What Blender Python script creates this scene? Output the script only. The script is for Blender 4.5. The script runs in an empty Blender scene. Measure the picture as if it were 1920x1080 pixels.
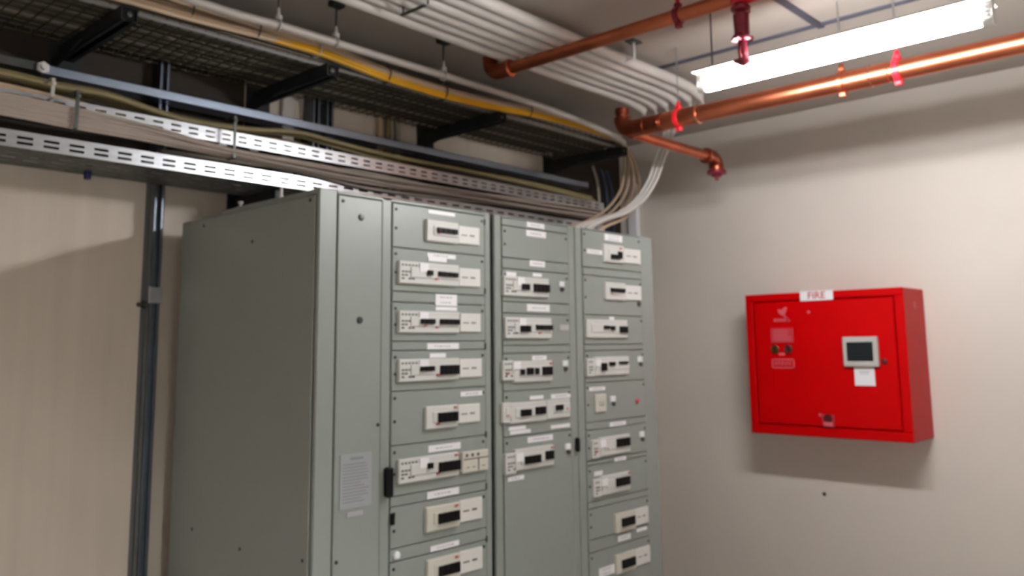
import bpy, math, random
from mathutils import Vector, Matrix

random.seed(7)
C = bpy.context.scene.collection
SC = bpy.context.scene
EYE = 1.6            # camera height above the floor

# ------------------------------------------------------------------ camera
cam_d = bpy.data.cameras.new('camera')
cam = bpy.data.objects.new('camera', cam_d)
C.objects.link(cam)
F_PX, YAW, PITCH, ROLL, CY = 1584.71, 0.824610625, 0.138123225, -0.0114546827, 429.95
cy_, sy_, cp_, sp_ = math.cos(YAW), math.sin(YAW), math.cos(PITCH), math.sin(PITCH)
fwd = Vector((sy_ * cp_, cy_ * cp_, sp_))
rt0 = Vector((cy_, -sy_, 0.0))
up0 = rt0.cross(fwd)
rt = rt0 * math.cos(ROLL) + up0 * math.sin(ROLL)
up = up0 * math.cos(ROLL) - rt0 * math.sin(ROLL)
cam.matrix_world = Matrix(((rt.x, up.x, -fwd.x, 0), (rt.y, up.y, -fwd.y, 0), (rt.z, up.z, -fwd.z, EYE), (0, 0, 0, 1)))
cam_d.sensor_width = 36.0
cam_d.lens = F_PX / 1920 * 36.0
cam_d.shift_y = -(540 - CY) / 1920
cam_d.clip_start = 0.02
cam_d.dof.use_dof = True          # the photograph is slightly out of focus everywhere
cam_d.dof.focus_distance = 0.8
cam_d.dof.aperture_fstop = cam_d.lens / 1000 / 0.0034
SC.camera = cam

# ------------------------------------------------------------------ world, exposure
w = bpy.data.worlds.new('room_world')
SC.world = w
w.use_nodes = True
w.node_tree.nodes['Background'].inputs[0].default_value = (0.9, 0.95, 1.0, 1)
w.node_tree.nodes['Background'].inputs[1].default_value = 0.02
SC.view_settings.view_transform = 'Standard'
SC.view_settings.look = 'None'
SC.view_settings.gamma = 1.0
SC.view_settings.exposure = 0.88
SC.view_settings.use_curve_mapping = False
TUBE_STRENGTH = {'main': 112.0, 'fill': 600.0}        # emission of the fluorescent tubes of each batten
TUBE_COLOUR = (1.0, 0.99, 0.98, 1)

# ------------------------------------------------------------------ materials
def lin(c):
    c = c / 255.0
    return c / 12.92 if c <= 0.04045 else ((c + 0.055) / 1.055) ** 2.4

def mat(name, rgb, rough=0.5, metal=0.0, var=0.06, scale=8.0, bump=0.0, bscale=60.0, stretch=(1, 1, 1), spec=0.5, aniso=0.0):
    m = bpy.data.materials.new(name)
    m.use_nodes = True
    nt = m.node_tree
    b = nt.nodes['Principled BSDF']
    b.inputs['Roughness'].default_value = rough
    b.inputs['Metallic'].default_value = metal
    b.inputs['Specular IOR Level'].default_value = spec
    tc = nt.nodes.new('ShaderNodeTexCoord')
    mp = nt.nodes.new('ShaderNodeMapping')
    mp.inputs['Scale'].default_value = stretch
    nt.links.new(tc.outputs['Object'], mp.inputs['Vector'])
    n = nt.nodes.new('ShaderNodeTexNoise')
    n.inputs['Scale'].default_value = scale
    n.inputs['Detail'].default_value = 4
    nt.links.new(mp.outputs['Vector'], n.inputs['Vector'])
    r = nt.nodes.new('ShaderNodeValToRGB')
    base = [lin(v) for v in rgb]
    r.color_ramp.elements[0].position = 0.3
    r.color_ramp.elements[1].position = 0.7
    r.color_ramp.elements[0].color = [v * (1 - var) for v in base] + [1]
    r.color_ramp.elements[1].color = [min(1, v * (1 + var)) for v in base] + [1]
    nt.links.new(n.outputs['Fac'], r.inputs['Fac'])
    nt.links.new(r.outputs['Color'], b.inputs['Base Color'])
    if bump:
        n2 = nt.nodes.new('ShaderNodeTexNoise')
        n2.inputs['Scale'].default_value = bscale
        nt.links.new(mp.outputs['Vector'], n2.inputs['Vector'])
        bp = nt.nodes.new('ShaderNodeBump')
        bp.inputs['Strength'].default_value = bump
        bp.inputs['Distance'].default_value = 0.002
        nt.links.new(n2.outputs['Fac'], bp.inputs['Height'])
        nt.links.new(bp.outputs['Normal'], b.inputs['Normal'])
    return m

M = {}
M['wall'] = mat('wall_paint', (214, 206, 198), 0.55, var=0.03, scale=1.5, bump=0.25, bscale=120)
M['wall_back'] = mat('wall_paint_streaked', (212, 201, 188), 0.6, var=0.05, scale=2.2, bump=0.25, bscale=120, stretch=(6, 6, 0.35))
M['ceiling'] = mat('ceiling_paint', (176, 168, 160), 0.7, var=0.05, scale=1.2, bump=0.3, bscale=60)
M['floor'] = mat('floor_concrete', (168, 165, 158), 0.6, var=0.12, scale=3, bump=0.2)
M['cabinet'] = mat('cabinet_enamel', (139, 146, 142), 0.36, var=0.015, scale=30, bump=0.12, bscale=700)
M['cabinet_in'] = mat('cabinet_inside', (110, 113, 106), 0.6, var=0.03)
M['white_plastic'] = mat('white_plastic', (203, 204, 201), 0.4, var=0.02)
M['cream_plastic'] = mat('cream_plastic', (200, 198, 187), 0.45, var=0.02)
M['label'] = mat('label_white', (232, 232, 236), 0.4, var=0.01)
M['label_soft'] = mat('plate_white', (214, 214, 211), 0.4, var=0.01)
M['sheet'] = mat('notice_paper', (152, 156, 160), 0.45, var=0.02)
M['sheet_print'] = mat('notice_print', (128, 131, 136), 0.5, var=0.04)
M['label_grey'] = mat('label_grey', (165, 165, 170), 0.45, var=0.02)
M['print'] = mat('print_grey', (120, 120, 124), 0.5, var=0.05)
M['mark'] = mat('mark_dark_grey', (70, 70, 68), 0.5, var=0.05)
M['black'] = mat('black_plastic', (8, 8, 10), 0.5, spec=0.2, var=0.1)
M['red_mark'] = mat('red_print', (192, 74, 72), 0.45, var=0.03)
M['screw'] = mat('screw_dark', (62, 64, 62), 0.4, 0.6, var=0.05)
M['red'] = mat('red_enamel', (190, 0, 4), 0.35, spec=0.12, var=0.02, scale=12, bump=0.05, bscale=400)
M['pink'] = mat('pink_print', (208, 92, 104), 0.5, var=0.03)
M['rose'] = mat('rose_print', (184, 48, 62), 0.5, var=0.03)
M['bezel'] = mat('bezel_grey', (182, 180, 176), 0.45, var=0.02)
M['screen'] = mat('screen_dark', (22, 28, 32), 0.15, var=0.1)
M['brass'] = mat('brass_dark', (84, 60, 26), 0.4, 0.5, var=0.1)
M['dark_red'] = mat('dark_red', (78, 10, 12), 0.5, var=0.1)
M['copper'] = mat('copper', (202, 116, 84), 0.33, 1.0, var=0.14, scale=9, bump=0.05, bscale=25)
M['copper_dark'] = mat('copper_tarnished', (156, 82, 60), 0.34, 1.0, var=0.22, scale=12)
M['solder'] = mat('solder_ring', (226, 160, 132), 0.25, 1.0, var=0.08)
M['red_clip'] = mat('red_clip', (196, 22, 36), 0.35, var=0.05)
M['maroon'] = mat('maroon_fitting', (120, 32, 48), 0.35, 0.3, var=0.12, scale=20)
M['steel'] = mat('galvanised_steel', (186, 189, 194), 0.34, 1.0, var=0.10, scale=14, stretch=(1, 4, 4))
M['steel_blue'] = mat('galvanised_rail', (184, 200, 222), 0.30, 1.0, var=0.08, scale=18, stretch=(1, 4, 4))
M['steel_dark'] = mat('steel_dull', (96, 98, 96), 0.5, 0.9, var=0.18, scale=14)
M['strut'] = mat('strut_steel', (120, 128, 138), 0.45, 1.0, var=0.1, scale=10)
M['wire'] = mat('basket_wire', (104, 98, 84), 0.5, 0.8, var=0.15, scale=20)
M['arm'] = mat('arm_black', (40, 44, 47), 0.5, 0.3, var=0.12, scale=12)
M['white_cable'] = mat('white_sheath', (206, 202, 198), 0.42, var=0.04, scale=10)
M['tan_cable'] = mat('tan_sheath', (196, 172, 146), 0.5, var=0.07, scale=8)
M['yellow_cable'] = mat('yellow_sheath', (224, 168, 14), 0.5, var=0.06, scale=8)
M['mauve_cable'] = mat('mauve_sheath', (166, 154, 145), 0.55, var=0.06, scale=8)
M['olive_cable'] = mat('olive_sheath', (136, 124, 88), 0.55, var=0.1, scale=8)
M['grey_cable'] = mat('grey_sheath', (150, 144, 134), 0.55, var=0.08, scale=8)
M['dark_cable'] = mat('dark_sheath', (66, 62, 54), 0.6, var=0.2, scale=8)
M['blue_cable'] = mat('blue_sheath', (36, 52, 78), 0.5, var=0.1, scale=8)
M['conduit'] = mat('conduit_grey', (176, 170, 164), 0.45, 0.0, var=0.06, scale=10)
M['strip_dark'] = mat('ceiling_strip', (84, 86, 100), 0.5, 0.3, var=0.06)
M['fixture'] = mat('fixture_white', (236, 236, 234), 0.45, var=0.01)
M['shade_sheet'] = mat('shade_brown', (50, 41, 33), 0.7, var=0.12, scale=6, stretch=(.6, 4, 4))  # dark brown of the sheets that imitate shade on the back wall
M['blue_clip'] = mat('blue_plastic', (24, 40, 96), 0.4, var=0.05)

for _k, _v in TUBE_STRENGTH.items():
    tube_m = bpy.data.materials.new('tube_glow_' + _k)
    tube_m.use_nodes = True
    _nt = tube_m.node_tree
    _b = _nt.nodes['Principled BSDF']
    _b.inputs['Emission Color'].default_value = TUBE_COLOUR
    _b.inputs['Emission Strength'].default_value = _v
    _n = _nt.nodes.new('ShaderNodeTexNoise')
    _n.inputs['Scale'].default_value = 2
    _nt.links.new(_n.outputs['Color'], _b.inputs['Base Color'])
    M['tube_' + _k] = tube_m

# ------------------------------------------------------------------ mesh builder
class MB:
    def __init__(s):
        s.v, s.f, s.mi, s.m = [], [], [], 0
    def _add(s, vs, fs):
        o = len(s.v)
        s.v += [Vector(p) for p in vs]
        for f in fs:
            s.f.append([o + i for i in f]); s.mi.append(s.m)
    def box(s, x0, y0, z0, x1, y1, z1):
        if x0 > x1: x0, x1 = x1, x0
        if y0 > y1: y0, y1 = y1, y0
        if z0 > z1: z0, z1 = z1, z0
        vs = [(x0, y0, z0), (x1, y0, z0), (x1, y1, z0), (x0, y1, z0), (x0, y0, z1), (x1, y0, z1), (x1, y1, z1), (x0, y1, z1)]
        s._add(vs, [(0, 3, 2, 1), (4, 5, 6, 7), (0, 1, 5, 4), (1, 2, 6, 5), (2, 3, 7, 6), (3, 0, 4, 7)])
        return s
    def bbox(s, x0, y0, z0, x1, y1, z1, b=0.003):
        """box with chamfered edges"""
        if x0 > x1: x0, x1 = x1, x0
        if y0 > y1: y0, y1 = y1, y0
        if z0 > z1: z0, z1 = z1, z0
        b = min(b, (x1 - x0) * .45, (y1 - y0) * .45, (z1 - z0) * .45)
        lo, hi = (x0, y0, z0), (x1, y1, z1)
        idx, vs = {}, []
        for sx in (0, 1):
            for sy in (0, 1):
                for sz in (0, 1):
                    sg = (sx, sy, sz)
                    cor = [hi[k] if sg[k] else lo[k] for k in range(3)]
                    for ax in range(3):
                        p = list(cor)
                        for k in range(3):
                            if k != ax: p[k] += -b if sg[k] else b
                        idx[(sg, ax)] = len(vs); vs.append(p)
        fs = []
        for ax in range(3):
            u, v = (ax + 1) % 3, (ax + 2) % 3
            for side in (0, 1):
                q = []
                for a, c in ((0, 0), (1, 0), (1, 1), (0, 1)):
                    sg = [0, 0, 0]; sg[ax] = side; sg[u] = a; sg[v] = c
                    q.append(idx[(tuple(sg), ax)])
                fs.append(q if side else q[::-1])
        for e in range(3):
            u, v = (e + 1) % 3, (e + 2) % 3
            for a in (0, 1):
                for c in (0, 1):
                    s0 = [0, 0, 0]; s0[u] = a; s0[v] = c
                    s1 = list(s0); s1[e] = 1
                    s0, s1 = tuple(s0), tuple(s1)
                    fs.append([idx[(s0, u)], idx[(s1, u)], idx[(s1, v)], idx[(s0, v)]])
        for sx in (0, 1):
            for sy in (0, 1):
                for sz in (0, 1):
                    sg = (sx, sy, sz)
                    fs.append([idx[(sg, 0)], idx[(sg, 1)], idx[(sg, 2)]])
        s._add(vs, fs)
        return s
    def tube(s, pts, r, n=10, caps=True):
        pts = [Vector(p) for p in pts]
        k = len(pts)
        rs = r if isinstance(r, (list, tuple)) else [r] * k
        ts = []
        for i in range(k):
            t = pts[min(i + 1, k - 1)] - pts[max(i - 1, 0)]
            ts.append(t.normalized() if t.length > 1e-9 else Vector((0, 0, 1)))
        a = Vector((0, 0, 1)) if abs(ts[0].z) < 0.9 else Vector((1, 0, 0))
        u = (a - ts[0] * a.dot(ts[0])).normalized()
        vs, fs = [], []
        for i in range(k):
            u = (u - ts[i] * u.dot(ts[i])).normalized()
            w_ = ts[i].cross(u)
            for j in range(n):
                t = 2 * math.pi * j / n
                vs.append(pts[i] + (u * math.cos(t) + w_ * math.sin(t)) * rs[i])
        for i in range(k - 1):
            for j in range(n):
                fs.append((i * n + j, i * n + (j + 1) % n, (i + 1) * n + (j + 1) % n, (i + 1) * n + j))
        if caps:
            fs.append(tuple(range(n))[::-1]); fs.append(tuple((k - 1) * n + j for j in range(n)))
        s._add(vs, fs)
        return s
    def lathe(s, base, axis, prof, n=16):
        """prof = [(distance along the axis, radius)...]"""
        axis = Vector(axis).normalized()
        a = Vector((0, 0, 1)) if abs(axis.z) < 0.9 else Vector((1, 0, 0))
        u = (a - axis * a.dot(axis)).normalized(); w_ = axis.cross(u)
        base = Vector(base)
        vs, fs = [], []
        for d, r in prof:
            for j in range(n):
                t = 2 * math.pi * j / n
                vs.append(base + axis * d + (u * math.cos(t) + w_ * math.sin(t)) * max(r, 1e-4))
        k = len(prof)
        for i in range(k - 1):
            for j in range(n):
                fs.append((i * n + j, i * n + (j + 1) % n, (i + 1) * n + (j + 1) % n, (i + 1) * n + j))
        fs.append(tuple(range(n))[::-1]); fs.append(tuple((k - 1) * n + j for j in range(n)))
        s._add(vs, fs)
        return s
    def ring(s, c, axis, R, r, n=20, m=8, a0=0.0, a1=2 * math.pi):
        axis = Vector(axis).normalized()
        a = Vector((0, 0, 1)) if abs(axis.z) < 0.9 else Vector((1, 0, 0))
        u = (a - axis * a.dot(axis)).normalized(); w_ = axis.cross(u)
        pts = [Vector(c) + (u * math.cos(a0 + (a1 - a0) * i / n) + w_ * math.sin(a0 + (a1 - a0) * i / n)) * R for i in range(n + 1)]
        return s.tube(pts, r, m)
    def perf(s, org, ud, vd, us, vs_, hole, th):
        """sheet in the plane org + u*ud + v*vd, cells where hole(i, j) stay open, thickness th"""
        org, ud, vd = Vector(org), Vector(ud), Vector(vd)
        nd = ud.cross(vd).normalized() * th
        nu, nv = len(us), len(vs_)
        vid = {}
        def V(i, j, k):
            key = (i, j, k)
            if key not in vid:
                vid[key] = len(s.v); s.v.append(org + ud * us[i] + vd * vs_[j] + nd * k)
            return vid[key]
        solid = lambda i, j: 0 <= i < nu - 1 and 0 <= j < nv - 1 and not hole(i, j)
        for i in range(nu - 1):
            for j in range(nv - 1):
                if not solid(i, j): continue
                q = [(i, j), (i + 1, j), (i + 1, j + 1), (i, j + 1)]
                s.f.append([V(a, b, 1) for a, b in q]); s.mi.append(s.m)
                s.f.append([V(a, b, 0) for a, b in q][::-1]); s.mi.append(s.m)
                for (di, dj), (a, b) in zip(((0, -1), (1, 0), (0, 1), (-1, 0)), ((0, 1), (1, 2), (2, 3), (3, 0))):
                    if not solid(i + di, j + dj):
                        p, r_ = q[a], q[b]
                        s.f.append([V(*p, 0), V(*r_, 0), V(*r_, 1), V(*p, 1)]); s.mi.append(s.m)
        return s
    def poly(s, pts, nd):
        """prism: outline pts pushed along nd"""
        n = len(pts); nd = Vector(nd)
        vs = [Vector(p) for p in pts] + [Vector(p) + nd for p in pts]
        fs = [tuple(range(n))[::-1], tuple(range(n, 2 * n))] + [(i, (i + 1) % n, n + (i + 1) % n, n + i) for i in range(n)]
        s._add(vs, fs)
        return s

ROOT_LOC = {}
def obj(name, mb, m, parent=None, base=None, smooth=True, angle=35):
    me = bpy.data.meshes.new(name)
    if parent is not None:
        off = ROOT_LOC[parent.name]
    else:
        if base is None:
            lo = Vector((min(v.x for v in mb.v), min(v.y for v in mb.v), min(v.z for v in mb.v)))
            hi = Vector((max(v.x for v in mb.v), max(v.y for v in mb.v), max(v.z for v in mb.v)))
            base = Vector(((lo.x + hi.x) / 2, (lo.y + hi.y) / 2, lo.z))
        off = Vector(base)
    me.from_pydata([tuple(v - off) for v in mb.v], [], mb.f)
    ms = m if isinstance(m, (list, tuple)) else [m]
    for k in ms: me.materials.append(M[k])
    if len(ms) > 1:
        me.polygons.foreach_set('material_index', mb.mi)
    me.update()
    import bmesh
    bm = bmesh.new(); bm.from_mesh(me)
    bmesh.ops.recalc_face_normals(bm, faces=bm.faces)
    bm.to_mesh(me); bm.free()
    if smooth:
        me.polygons.foreach_set('use_smooth', [True] * len(me.polygons))
        me.set_sharp_from_angle(angle=math.radians(angle))
    o = bpy.data.objects.new(name, me)
    C.objects.link(o)
    if parent is not None:
        o.parent = parent
    else:
        o.location = off
    ROOT_LOC[o.name] = off
    return o

def tag(o, label, cat, group=None):
    o['label'] = label; o['category'] = cat
    if group: o['group'] = group
    return o

def thing(name, label, cat, loc, group=None):
    o = bpy.data.objects.new(name, None)
    o.empty_display_size = 0.05
    C.objects.link(o)
    o.location = loc
    ROOT_LOC[o.name] = Vector(loc)
    return tag(o, label, cat, group)

def struct(name, mb, m):
    o = obj(name, mb, m)
    o['kind'] = 'structure'
    return o

def spline(pts, per=8):
    """Catmull-Rom through pts"""
    P = [Vector(p) for p in pts]
    P = [P[0] * 2 - P[1]] + P + [P[-1] * 2 - P[-2]]
    out = []
    for i in range(1, len(P) - 2):
        a, b, c, d = P[i - 1], P[i], P[i + 1], P[i + 2]
        for k in range(per):
            t = k / per
            out.append(0.5 * ((2 * b) + (c - a) * t + (2 * a - 5 * b + 4 * c - d) * t * t + (3 * b - a - 3 * c + d) * t ** 3))
    out.append(P[-2])
    return out

# ------------------------------------------------------------------ the room
X1, YB, ZC = 4.8, 3.4, 2.979
XL, YF = -2.6, -3.2
struct('floor', MB().box(XL - .15, YF - .15, -.15, X1 + .15, YB + .15, 0), 'floor')
struct('ceiling', MB().box(XL - .15, YF - .15, ZC, X1 + .15, YB + .15, ZC + .15), 'ceiling')
struct('wall_back', MB().box(XL - .15, YB, 0, X1 + .15, YB + .15, ZC), 'wall_back')
struct('wall_right', MB().box(X1, YF, 0, X1 + .15, YB, ZC), 'wall')
struct('wall_left', MB().box(XL - .15, YF, 0, XL, YB, ZC), 'wall')
struct('wall_front', MB().box(XL - .15, YF - .15, 0, X1 + .15, YF, ZC), 'wall')
# dark jointing strips on the ceiling
struct('trim_1', MB().box(3.494, -1.2, ZC - .012, 3.512, 2.35, ZC), 'strip_dark')
struct('trim_2', MB().box(1.4, 1.392, ZC - .014, 3.53, 1.418, ZC), 'strip_dark')
tag(obj('wall_plug', MB().lathe((X1 - .006, 2.063, .759), (1, 0, 0), [(0, .006), (.002, .010), (.006, .010)], 12), 'screw'),
    'small dark plugged hole in the right wall below the red panel', 'wall plug')

# ------------------------------------------------------------------ fluorescent battens
def batten(cx, y0, y1, zc, power, label, shade=None):
    """batten hung from the ceiling on rods: two tubes one above the other on a thin spine; zc = spine height"""
    t = thing('fluorescent_light', label, 'light fixture', (cx, (y0 + y1) / 2, zc))
    b = MB()
    b.bbox(cx - .012, y0, zc - .005, cx + .012, y1, zc + .005, .003)
    obj('spine', b, 'fixture', t)
    b = MB().poly([(cx - .058, y0, zc + .036), (cx + .058, y0, zc + .036), (cx + .040, y0, zc + .048), (cx - .040, y0, zc + .048)], (0, y1 - y0, 0))
    obj('top_cover', b, 'fixture', t)
    if shade:      # trough reflector: side skirts of the given depths steer the fill light, closed ends
        b = MB()
        b.box(cx - .10, y0 - .03, zc + .036, cx + .10, y1 + .03, zc + .040)
        b.box(cx - .10, y0 - .03, zc - shade[0], cx - .097, y1 + .03, zc + .04)
        b.box(cx + .097, y0 - .03, zc - shade[1], cx + .10, y1 + .03, zc + .04)
        b.box(cx - .10, y0 - .03, zc - .034, cx + .10, y0 - .027, zc + .04)
        b.box(cx - .10, y1 + .027, zc - .034, cx + .10, y1 + .03, zc + .04)
        obj('trough_reflector', b, 'fixture', t)
    for s in (-1, 1):
        z = zc + s * .021
        tb = MB().lathe((cx, y0 + .03, z), (0, 1, 0), [(0, .010), (.004, .0135), (y1 - y0 - .064, .0135), (y1 - y0 - .06, .010)], 16)
        obj('tube', tb, 'tube_' + power, t)
        for y in (y0, y1):
            d = .026 if y == y0 else -.026
            h = MB().lathe((cx, y, z), (0, 1 if d > 0 else -1, 0), [(0, .014), (.004, .0165), (.026, .0165), (.034, .012)], 14)
            obj('lamp_holder', h, 'fixture', t)
    for y, d in ((y0, -1), (y1, 1)):
        obj('end_bracket', MB().bbox(cx - .015, y - .003, zc - .036, cx + .015, y + .003, zc + .044, .002), 'fixture', t)
        obj('hanger_rod', MB().tube([(cx, y - d * .06, zc + .048), (cx, y - d * .06, ZC)], .003, 8), 'steel_dark', t)
    return t
batten(2.80, .588, 1.60, EYE + .988, 'main', 'white twin tube fluorescent batten hung beside the copper main, glowing')
# unseen fill batten added behind the camera; its skirts steer the light
batten(.2, -2.4, -1.3, EYE + .60, 'fill', 'unseen white twin tube fill batten in a trough reflector, added behind the viewer', shade=(.034, .09))

# ------------------------------------------------------------------ switchboard cabinets
FY, BY, TOP = 2.30, 3.25, 2.122
def cabinet(label, x0, x1):
    t = thing('switchboard_cabinet', label, 'electrical cabinet', ((x0 + x1) / 2, (FY + BY) / 2, 0), 'switchboard cabinets in the row')
    b = MB()
    b.bbox(x0, FY + .012, .0, x1, BY, TOP - .014, .003)
    obj('body', b, 'cabinet', t)
    return t
def frame(t, boxes):
    b = MB()
    for bx in boxes: b.bbox(*bx, .003)
    obj('frame', b, 'cabinet', t)

def door(t, x0, x1, z0, z1, kind='compartment_door', screws=True, g=.0018):
    b = MB().bbox(x0 + g, FY - .003, z0 + g, x1 - g, FY + .011, z1 - g, .002)
    d = obj(kind, b, 'cabinet', t)
    if screws and z1 - z0 > .1:
        for x, z in ((x0 + .016, z1 - .022), (x1 - .016, z1 - .022), (x0 + .016, (z0 + z1) / 2 - .01)):
            obj('screw', MB().lathe((x, FY - .0025, z), (0, -1, 0), [(0, .0055), (.003, .0055), (.004, .003)], 10), 'screw', d)
    return d

def name_label(d, cx, cz, w_, h_, m='label', mark=True):
    h_ = max(h_, .013)
    b = MB().box(cx - w_ / 2, FY - .0055, cz - h_ / 2, cx + w_ / 2, FY - .0028, cz + h_ / 2)
    if mark and w_ > .08 and h_ > .015:
        b.m = 1
        r = random.Random(int(cx * 1000 + cz * 777))
        n = 1 if h_ < .03 else 2
        for k in range(n):
            z = cz + (0 if n == 1 else (k - .5) * h_ * .45)
            x = cx - w_ * .28
            while x < cx + w_ * .25:
                l = r.uniform(.006, .016)
                b.box(x, FY - .0057, z - .0022, x + l, FY - .0054, z + .0022)
                x += l + .005
    return obj('name_label', b, [m, 'label_grey'] if b.m else m, d)

def breaker(t, cx, cz, w_, toggles, h_=.076, aux=0.0, plate=None, red=(), m='white_plastic', lines=None):
    """escutcheon with its breaker handles; aux = width of the printed accessory block at its left end.
    the listed positions are read on the door plane, so parts standing proud of it are drawn in by sx / sz"""
    def sx(x, p): return x * (FY - p) / FY
    def sz(z, p): return EYE + (z - EYE) * (FY - p) / FY
    PB, PT, PP = .017, .030, .012
    x0, x1, z0, z1 = sx(cx - w_ / 2, PB), sx(cx + w_ / 2, PB), sz(cz - h_ / 2, PB), sz(cz + h_ / 2, PB)
    cz_ = (z0 + z1) / 2
    b = MB()
    b.bbox(x0, FY - PB, z0, x1, FY + .004, z1, .003)
    b.bbox(x0 + .05 if aux else x0 + min(.03, w_ * .3), FY - PB - .004, cz_ - h_ * .22, x1 - .004, FY - PB + .002, cz_ + h_ * .25, .002)
    p = obj('circuit_breaker', b, m, t)
    for i, (tx, tz, tw, th) in enumerate(toggles):
        n = max(1, round(tw / .024))
        tx, tz = sx(tx, PT), sz(tz, PT)
        tg = MB()
        for k in range(n):
            a = tx - tw / 2 + tw * k / n
            tg.bbox(a + .0006, FY - PT, tz - th / 2, a + tw / n - .0006, FY - PB - .003, tz + th / 2, .0015)
        obj('toggle', tg, 'black', p)
    f = FY - PB
    if aux:
        a = MB()
        for row, zz in ((0, z1 - .014), (1, cz_ + .002), (2, cz_ - .010), (3, cz_ - .022)):
            n = int(aux / .0155)
            for k in range(n):
                if row == 0 or (k + row) % 3 != 1 or row == 1:
                    a.box(x0 + .010 + k * .0155, f - .0008, zz - .003, x0 + .010 + k * .0155 + (.009 if row == 0 else .012), f + .001, zz + .003)
        obj('printed_marking', a, 'mark', p)
        obj('blank_patch', MB().box(x0 + aux + .004, f - .0055, cz_ + .004, x0 + aux + .045, f + .001, z1 - .004), 'label', p)
    if plate:
        px, pz, pw, ph = plate
        px, pz = sx(px, PP), sz(pz, PP)
        xl = max(x1 + .001, px - pw / 2)
        q = MB().bbox(xl, FY - PP, pz - ph / 2, px + pw / 2, FY + .004, pz + ph / 2, .002)
        pl = obj('blanking_plate', q, 'label_soft', p)
        k = MB()
        k.box(px - pw * .38, FY - PP - .0004, pz - .0035, px - pw * .1, FY - PP + .001, pz + .0015)
        k.box(px + pw * .02, FY - PP - .0006, pz - .004, px + pw * .24, FY - PP + .001, pz + .003)
        obj('printed_line', k, 'print' if not lines else lines, p)
    if red:
        for rx, rz in red:
            rx, rz = sx(rx, PB), sz(rz, PB)
            obj('red_mark', MB().box(rx - .0065, f - .0056, rz - .0028, rx + .0065, f + .001, rz + .0028), 'red_mark', p)
    return p

def push_button(t, cx, cz, w_=.034):
    b = MB().bbox(cx - w_ / 2, FY - .010, cz - .012, cx + w_ / 2, FY, cz + .013, .003)
    p = obj('indicator_holder', b, 'label', t)
    k = MB().lathe((cx + .002, FY - .003, cz - .022), (0, -1, 0), [(0, .0085), (.010, .008), (.014, .005)], 12)
    obj('indicator', k, 'mark', p)

# --- left cabinet: cable chamber and first column
c1 = cabinet('wide grey switchboard cabinet at the left end, with tall blank cable chamber door', 1.567, 2.361)
frame(c1, [(1.567, FY, 0, 1.636, FY + .06, TOP), (1.825, FY, 0, 1.866, FY + .05, TOP), (2.329, FY, 0, 2.361, FY + .05, TOP),
           (1.636, FY, TOP - .012, 2.33, FY + .05, TOP), (1.636, FY, 0, 2.33, FY + .05, .10)])
lid = MB().bbox(1.572, FY + .03, TOP - .016, 2.356, 2.955, TOP + .001, .003)
lid.bbox(1.57, 2.955, TOP - .016, 2.358, 3.10, TOP - .008, .002)
obj('top_cover', lid, 'cabinet', c1)
sp = MB().bbox(1.561, FY + .018, .06, 1.568, 3.09, TOP - .022, .002)
sd = obj('side_panel', sp, 'cabinet', c1)
for y, z in ((2.345, 2.085), (2.345, .95), (3.06, 2.075), (3.06, .95), (2.70, 1.98), (2.72, .93)):
    obj('screw', MB().lathe((1.5615, y, z), (-1, 0, 0), [(0, .006), (.002, .006), (.003, .003)], 10), 'screw', sd)
eb = MB().lathe((1.60, 2.86, TOP), (0, 0, 1), [(0, .012), (.008, .012), (.010, .006), (.02, .006), (.02, .01), (.028, .01)], 12)
obj('lifting_bolt', eb, 'label_grey', c1)
d = door(c1, 1.638, 1.823, .10, TOP - .014, 'cable_chamber_door', screws=False)
for z in (2.041, 1.694):
    obj('lock', MB().lathe((1.732, FY - .0025, z), (0, -1, 0), [(0, .012), (.004, .011), (.005, .005)], 14), 'screw', d)
for x, z in ((1.657, 2.088), (1.653, .935), (1.812, 1.347)):
    obj('screw', MB().lathe((x, FY - .0025, z), (0, -1, 0), [(0, .006), (.003, .006), (.004, .003)], 10), 'screw', d)
b = MB().box(1.661, FY - .0055, 1.092, 1.787, FY - .0028, 1.262)
b.m = 1
b.box(1.700, FY - .0058, 1.243, 1.752, FY - .0054, 1.251)
rr = random.Random(5)
for i in range(13):
    z = 1.228 - i * .0098
    b.box(1.672, FY - .0058, z, 1.672 + rr.uniform(.07, .104), FY - .0054, z + .0035)
obj('notice_sheet', b, ['sheet', 'sheet_print'], d)
name_label(d, 1.722, 1.073, .062, .014, 'label_grey', False)

X0, XR = 1.868, 2.327
def mk(t, xa, xb, zs):
    """doors between the listed heights; 's' marks a narrow cover strip"""
    out = []
    for z1, z0, k in zs:
        out.append(door(t, xa, xb, z0, z1, 'cover_strip' if k == 's' else 'compartment_door', screws=(k != 's')))
    return out
D1 = mk(c1, X0, XR, [(2.108, 1.950, 'd'), (1.950, 1.796, 'd'), (1.796, 1.759, 's'), (1.759, 1.623, 'd'), (1.623, 1.591, 's'), (1.591, 1.452, 'd'),
                     (1.452, 1.271, 'd'), (1.271, 1.104, 'd'), (1.104, 1.070, 's'), (1.070, .935, 'd'), (.935, .892, 's'), (.892, .70, 'd'), (.70, .10, 'd')])
for di, args in ((0, (2.100, 2.094, .134, .014)), (1, (2.099, 1.934, .141, .016)), (1, (2.079, 1.919, .09, .014)), (2, (2.122, 1.773, .107, .042)), (3, (2.122, 1.741, .107, .014)),
                 (4, (2.107, 1.605, .155, .022)), (5, (2.080, 1.572, .078, .016)), (6, (2.250, 1.429, .114, .017)), (7, (2.114, 1.246, .156, .023)),
                 (8, (2.107, 1.088, .152, .024)), (10, (2.115, .906, .136, .018))):
    name_label(D1[di], *args)
breaker(c1, 2.112, 2.027, .159, [(2.139, 2.032, .101, .018)], .080, plate=(2.247, 2.024, .112, .068), red=[(2.085, 2.018)], lines='print')
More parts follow.
